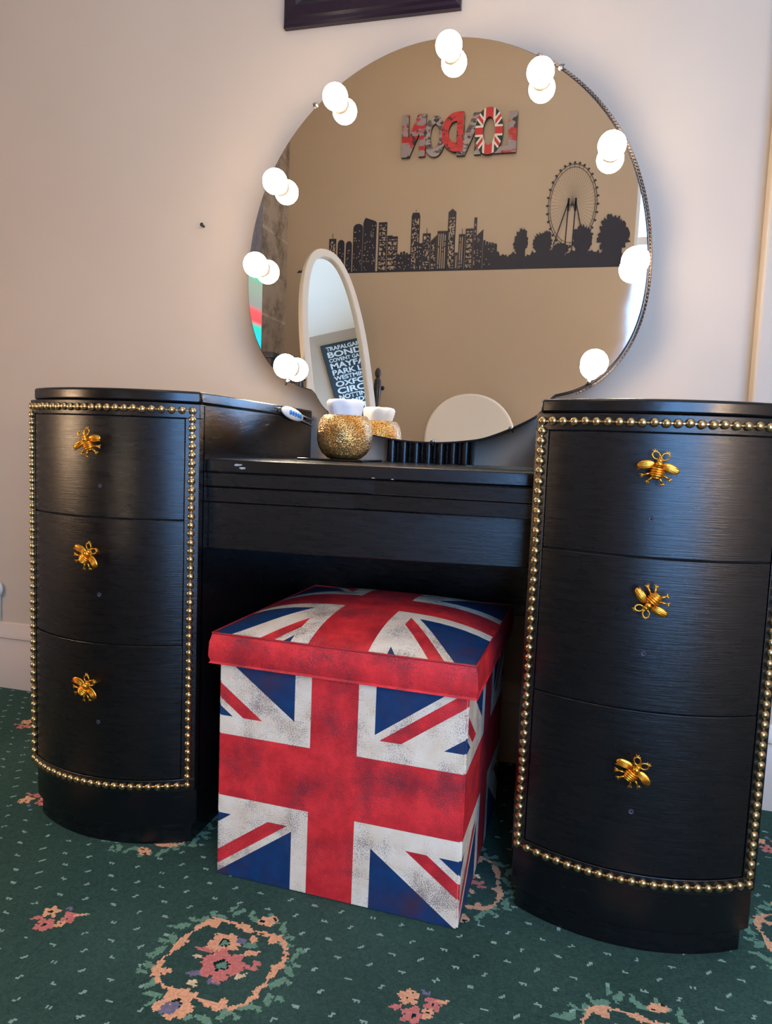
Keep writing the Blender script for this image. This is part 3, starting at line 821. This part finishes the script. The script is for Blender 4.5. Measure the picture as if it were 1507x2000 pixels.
for k, (x0, x1, zt_, style, top) in enumerate(bl):
    bm = B(); rnd = random.Random(k * 7 + 1); w = x1 - x0
    nx = max(3, int(w / .0055)); nz = max(8, int((zt_ - ZS) / .0065))
    pr = {'dots': .93, 'grid': .58, 'open': .42, 'strip': .5}[style]
    def keep(i, j, a, b_, pr=pr, rnd=rnd, style=style):
        if i == 0 or i == a - 1 or j < 1 or j >= b_ - 2: return True
        if style == 'open' and (j % 4 == 0 or i == a // 2 and rnd.random() < .4): return True
        if style == 'strip': return i % 2 == 0 or rnd.random() < .12
        return rnd.random() < pr
    cells(bm, x0, x1, ZS, zt_, nx, nz, keep, .0002 * (k % 4))
    c = (x0 + x1) / 2
    if top == 'ant': box(bm, c - .0015, c + .0015, SY0, SY1, zt_, zt_ + .028)
    elif top == 'dome': prism(bm, [(c + w / 2 * math.cos(t), zt_ + .022 * math.sin(t)) for t in [PI * i / 10 for i in range(11)]], 'y', SY0, SY1)
    elif top == 'slant': prism(bm, [(x0, zt_), (x1, zt_), (x1 - .008, zt_ + .008), (x0 + .014, zt_ + .028), (x0 + .006, zt_ + .018)], 'y', SY0, SY1)
    elif top == 'slantr': prism(bm, [(x0, zt_), (x1, zt_), (x1, zt_ + .032)], 'y', SY0, SY1)
    elif top == 'peak': prism(bm, [(x0, zt_), (x1, zt_), (x1, zt_ + .008), (c, zt_ + .026), (x0, zt_ + .008)], 'y', SY0, SY1)
    elif top == 'crown':
        prism(bm, [(x0, zt_), (x1, zt_), (x1 - .006, zt_ + .018), (x0 + .006, zt_ + .018)], 'y', SY0, SY1); box(bm, c - .001, c + .001, SY0, SY1, zt_ + .018, zt_ + .036)
    elif top == 'step': box(bm, x0, c, SY0, SY1, zt_, zt_ + .006)
    elif top == 'jag':
        for i in range(5): box(bm, x0 + w * i / 5, x0 + w * (i + .8) / 5, SY0, SY1, zt_, zt_ + rnd.uniform(.004, .030) * (1 - i * .12))
    obj('building', bm, 'sticker', sky)
obj('ground_strip', box(B(), -.52, 1.112, SY0, SY1, ZS - .006, ZS + .001), 'sticker', sky)
bm = B(); rnd = random.Random(5); top = []
for i in range(90):
    x = .40 + (1.112 - .40) * i / 89; top.append((x, 1.722 + .020 * math.sin(i * .5) * .5 + rnd.uniform(-.010, .012)))
prism(bm, [(.40, ZS), (1.112, ZS)] + top[::-1], 'y', SY0, SY1 + .0010); obj('bushes', bm, 'sticker', sky)
for x0, x1, zt_ in ((.516, .595, 1.862), (.617, .721, 1.845), (.716, .804, 1.777), (.816, .923, 1.872), (.937, 1.104, 1.912)):
    rnd = random.Random(int(x0 * 1000)); w = x1 - x0; c = (x0 + x1) / 2; pts = []
    z0 = 1.70; H = zt_ - z0
    for i in range(72):
        t = 2 * PI * i / 72
        r = .90 + .12 * math.sin(3 * t + x0 * 9) * .5 + rnd.uniform(-.10, .13)
        pts.append((c + w / 2 * r * math.cos(t) * (1 if math.sin(t) > -.3 else .85), z0 + H * .46 + H * .52 * r * math.sin(t)))
    tk = .0013 + .0002 * (int(x0 * 1000) % 3)
    bm = prism(B(), pts, 'y', SY0, SY1 + tk); box(bm, c - w * .28, c + w * .28, SY0, SY1 + tk - .0001, ZS, z0 + H * .3)
    obj('tree', bm, 'sticker', sky)
wh = B(); cx, cz, rx, rz = .808, 1.962, .122, .205
for sc, r in ((1, .0016), (.925, .0012)):
    tube(wh, [(cx + rx * sc * math.cos(t), SY0 + .0010, cz + rz * sc * math.sin(t)) for t in [2 * PI * i / 60 for i in range(60)]], r, 5, True)
for i in range(56):
    t = 2 * PI * i / 56
    if math.sin(t) > -.85: tube(wh, [(cx, SY0 + .0008, cz), (cx + rx * .925 * math.cos(t), SY0 + .0008, cz + rz * .925 * math.sin(t))], .00035, 3)
for i in range(32):
    t = 2 * PI * i / 32; p = (cx + rx * 1.05 * math.cos(t), cz + rz * 1.035 * math.sin(t))
    prism(wh, superellipse(p[0], p[1], .0062, .0056, 2, 8), 'y', SY0, SY1 + .0004)
    tube(wh, [(cx + rx * .925 * math.cos(t), SY0 + .001, cz + rz * .925 * math.sin(t)), (p[0], SY0 + .001, p[1])], .001, 4)
for v in wh.verts: v.co.y = max(v.co.y, SY0)
obj('big_wheel', wh, 'sticker', sky)
lg = B()
for a, c in (((-.020, .03), (-.026, -.235)), ((-.020, .02), (-.085, -.20)), ((.016, .03), (.010, -.235)), ((.016, .02), (.07, -.20))):
    tube(lg, [(cx + a[0], SY0 + .0012, cz + a[1]), (cx + c[0], SY0 + .0012, cz + c[1])], .0032, 5)
tube(lg, [(cx - .022, SY0 + .0012, cz), (cx + .018, SY0 + .0012, cz)], .0028, 5)
for s in (-.020, .016): tube(lg, [(cx + s, SY0 + .0012, cz + .035), (cx + s, SY0 + .0012, cz - .03)], .0052, 6)
for v in lg.verts: v.co.y = min(max(v.co.y, SY0), SY1)
obj('wheel_legs', lg, 'sticker', sky)
obj('bat_mark', prism(B(), [(-.712, 1.652), (-.695, 1.668), (-.688, 1.660), (-.678, 1.672), (-.672, 1.652)], 'y', SY0, SY1), 'sticker', sky)

# oval standing mirror beside the camera
psi, tau = math.radians(55), math.radians(14)
CV = empty('standing_mirror', (-.145, -1.2, 0), 'white oval tilting mirror on a dark turned wooden stand, seen in the dressing table mirror', 'mirror', rot=(0, 0, PI - psi + 0))
# local frame: x along the glass, -y is the facing side before tilt (rotated so that it faces +X,+Y)
rotm = Matrix.Translation((0, 0, .95)) @ Matrix.Rotation(-tau, 4, 'X')
def tilt(bm): bmesh.ops.transform(bm, matrix=rotm, verts=bm.verts); return bm
ex = 2.4
out = superellipse(0, 0, .187, .628, ex, 72); inn = superellipse(0, 0, .150, .590, ex, 72)
obj('oval_frame', tilt(ring(B(), out, inn, 'y', -.016, .016)), 'ivory', CV, local=True, bevel=.006, seg=3)
obj('oval_glass', tilt(prism(B(), superellipse(0, 0, .1505, .5905, ex, 72), 'y', .0, .006)), 'mirror2', CV, local=True)
obj('oval_back', tilt(prism(B(), superellipse(0, 0, .1515, .5915, ex, 72), 'y', .0065, .012)), 'backing', CV, local=True)
for s in (-1, 1):
    pr = [(.014, .10), (.016, .14), (.011, .18), (.013, .40), (.010, .60), (.015, .66), (.010, .70), (.010, .86), (.016, .90), (.019, .95), (.015, .985), (.008, .995), (.013, 1.005), (.015, 1.02), (.010, 1.035), (.002, 1.042)]
    p = obj('post', lathe(B(), pr, 16, (s * .222, 0, 0)), 'wood_dark', CV, local=True, smooth=50)
    kb = B(); tube(kb, [(s * .186, 0, .95), (s * .245, 0, .95)], .006, 8); ball(kb, (s * .252, 0, .95), .011, 10, 8)
    obj('pivot_knob', kb, 'wood_dark', p, local=True)
    obj('foot', tube(B(), [(s * .222, -.22, .012), (s * .222, -.12, .06), (s * .222, 0, .11), (s * .222, .12, .06), (s * .222, .22, .012)], [.012, .015, .019, .015, .012], 10), 'wood_dark', CV, local=True, smooth=60)
obj('stretcher', tube(B(), [(-.222, 0, .22), (.222, 0, .22)], .010, 10), 'wood_dark', CV, local=True, smooth=60)

# street-name canvas high on the right wall
cvx = XR - .030
M['canvas'] = plain('charcoal_canvas', (44, 60, 70), .7, 0, (300, .15))
CA = empty('text_canvas', (XR, -1.73, 1.94), 'dark canvas printed with white London street names, seen in the oval mirror', 'canvas')
obj('canvas_panel', box(B(), cvx, XR - .001, -2.03, -1.435, 1.94, 2.735), 'canvas', CA, bevel=.002)
M['print_white'] = plain('white_print', (222, 232, 232), .6)
def text_mesh(s, width, height):
    cu = bpy.data.curves.new('t', 'FONT'); cu.body = s; cu.size = 1; cu.offset = .03; cu.extrude = 0
    o = bpy.data.objects.new('t', cu); COL.objects.link(o); bpy.context.view_layer.update()
    me = bpy.data.meshes.new_from_object(o.evaluated_get(bpy.context.evaluated_depsgraph_get()))
    bpy.data.objects.remove(o)
    co = np.zeros(len(me.vertices) * 3, np.float32); me.vertices.foreach_get('co', co); co = co.reshape(-1, 3)
    mn, mx = co.min(0), co.max(0); p = (co - mn) / np.maximum(mx - mn, 1e-6)
    return me, p[:, 0] * width, p[:, 1] * height
z = 2.705
for s, w, h in (('TRAFALGAR', .31, .042), ('BOND ST', .46, .058), ('COVENT GARDEN', .40, .037), ('MAYFAIR', .40, .057), ('PARK LANE', .43, .053), ('WESTMINSTER', .42, .042), ('OXFORD', .40, .054), ('CIRCUS', .38, .060), ('NOTTING HILL', .43, .043), ('CAMDEN', .30, .043), ('SOHO', .30, .055)):
    me, px_, pz = text_mesh(s, w, h); z -= h
    co = np.stack([np.full_like(px_, cvx - .0006), -1.475 - px_, z + pz], 1) - np.array(wl(CA), np.float32)
    me.vertices.foreach_set('co', co.astype(np.float32).ravel()); me.update(); z -= .010
    me.materials.clear()
    obj('lettering', me, 'print_white', CA)

# cream round-backed chair against the far wall
CH = empty('round_back_chair', (.345, -1.72, 0), 'cream chair with a round back by the far wall, seen low in the mirror', 'chair')
bk = prism(B(), superellipse(.345, .72, .245, .255, 2.1, 48), 'y', -1.975, -1.935)
obj('backrest', bk, 'cream_fabric', CH, bevel=.012, seg=3)
obj('seat', prism(B(), superellipse(.345, -1.73, .23, .22, 3, 40), 'z', .40, .48), 'cream_fabric', CH, bevel=.018, seg=3)
for sx, sy in ((-1, -1), (1, -1), (-1, 1), (1, 1)):
    obj('leg', tube(B(), [(.345 + sx * .17, -1.73 + sy * .15, .41), (.345 + sx * .19, -1.73 + sy * .18, 0)], [.016, .011], 10), 'wood_dark', CH, smooth=60)
for s in (-1, 1): obj('back_post', tube(B(), [(.345 + s * .13, -1.90, .42), (.345 + s * .13, -1.955, .56)], .013, 8), 'wood_dark', CH)

# slate chest, screen added for the mirror-edge colours, and curtain along the left wall
SC = empty('slate_chest', (-.61, -1.62, 0), 'slate grey chest of drawers by the papered wall, seen low in the mirror', 'chest')
obj('body', box(B(), XL + .005, -.47, -2.03, -1.18, 0, 1.06), 'slate', SC, bevel=.003)
obj('top', box(B(), XL + .003, -.455, -2.04, -1.17, 1.06, 1.085), 'slate', SC, bevel=.003)
for k in range(4):
    d = obj('drawer', box(B(), -.471, -.460, -2.01, -1.20, .06 + k * .25, .29 + k * .25), 'slate', SC, bevel=.003)
    obj('knob', ball(B(), (-.452, -1.6, .175 + k * .25), .012, 10, 8), 'chrome', d, smooth=180)
def tv_mat():  # invented screen; its glow gives the colours reflected at the mirror's edge
    m, nt, b = new_mat('mirror_edge_bands')
    tc = nt.nodes.new('ShaderNodeTexCoord'); sp = nt.nodes.new('ShaderNodeSeparateXYZ'); nt.links.new(tc.outputs['Generated'], sp.inputs[0])
    n = nt.nodes.new('ShaderNodeValToRGB'); nt.links.new(sp.outputs[2], n.inputs[0]); n.color_ramp.interpolation = 'EASE'
    st = [(.0, (20, 190, 170)), (.12, (30, 200, 230)), (.28, (30, 205, 190)), (.36, (235, 80, 90)), (.47, (230, 90, 96)), (.54, (140, 146, 142)), (.80, (140, 160, 146)), (.90, (30, 205, 160)), (1.0, (20, 215, 200))]
    e = n.color_ramp.elements; e[0].position, e[0].color = st[0][0], rgb(*st[0][1]); e[1].position, e[1].color = st[-1][0], rgb(*st[-1][1])
    for p, c in st[1:-1]: k = e.new(p); k.color = rgb(*c)
    nt.links.new(n.outputs[0], b.inputs['Emission Color']); b.inputs['Emission Strength'].default_value = 1.0
    b.inputs['Base Color'].default_value = (.01, .01, .01, 1)
    return m
TV = empty('television', (-.70, -1.40, 1.085), 'added television on the slate chest, coloured bands standing in for the mirror-edge reflection', 'television')
M['tv'] = tv_mat()
obj('casing', box(B(), -.735, -.715, -1.60, -1.19, 1.13, 1.56), 'gap', TV, bevel=.003)
obj('screen', box(B(), -.7155, -.7125, -1.592, -1.198, 1.138, 1.552), 'tv', TV)
obj('stand', box(B(), -.76, -.65, -1.48, -1.31, 1.085, 1.092), 'gap', TV); obj('neck', box(B(), -.735, -.722, -1.42, -1.37, 1.09, 1.14), 'gap', TV)
M['curtain'] = plain('grey_curtain', (122, 120, 132), .8, 0, None, .1)
pts = []
for i in range(49):
    y = -1.66 + .56 * i / 48; pts.append((XL + .02 + .010 * math.sin(i * 1.05), y))
cur = B(); prism(cur, [(p[0], p[1]) for p in pts] + [(p[0] - .003, p[1]) for p in reversed(pts)], 'z', 1.10, 2.45)
tag(obj('curtain', cur, 'curtain', smooth=60), 'grey folded curtain hanging on the papered wall, seen at the mirror edge', 'curtain')

# pendant lamp that lights the room
PLm = empty('pendant_lamp', (.20, -.85, ZC), 'white globe pendant lamp hanging from the ceiling', 'lamp')
obj('ceiling_rose', lathe(B(), [(.05, ZC - .02), (.05, ZC - .001)], 24, (.20, -.85, 0)), 'white', PLm)
obj('cord', tube(B(), [(.20, -.85, ZC - .02), (.20, -.85, 2.56)], .004, 8), 'white', PLm)
obj('globe', ball(B(), (.20, -.85, 2.48), .095, 24, 16), 'lamp', PLm, smooth=180)

# two unseen lamps; the short one is added to warm the low left wall
def floor_lamp(x, y, z, mat, label):
    t = empty('floor_lamp', (x, y, 0), label, 'lamp')
    obj('lamp_base', lathe(B(), [(.12, 0), (.12, .015), (.02, .03), (.012, .04)], 28, (x, y, 0)), 'wood_dark', t, smooth=40)
    obj('lamp_pole', lathe(B(), [(.010, .03), (.010, z + .10)], 12, (x, y, 0)), 'wood_dark', t, smooth=60)
    obj('lamp_shade', lathe(B(), [(.120, z), (.100, z + .21)], 32, (x, y, 0)), mat, t, smooth=40)
floor_lamp(2.18, -1.55, .80, 'shade', 'floor lamp with a lit drum shade standing in front of the window')
floor_lamp(-.60, -.52, .62, 'added_shade', 'added short floor lamp with a lit drum shade by the papered wall, unseen')
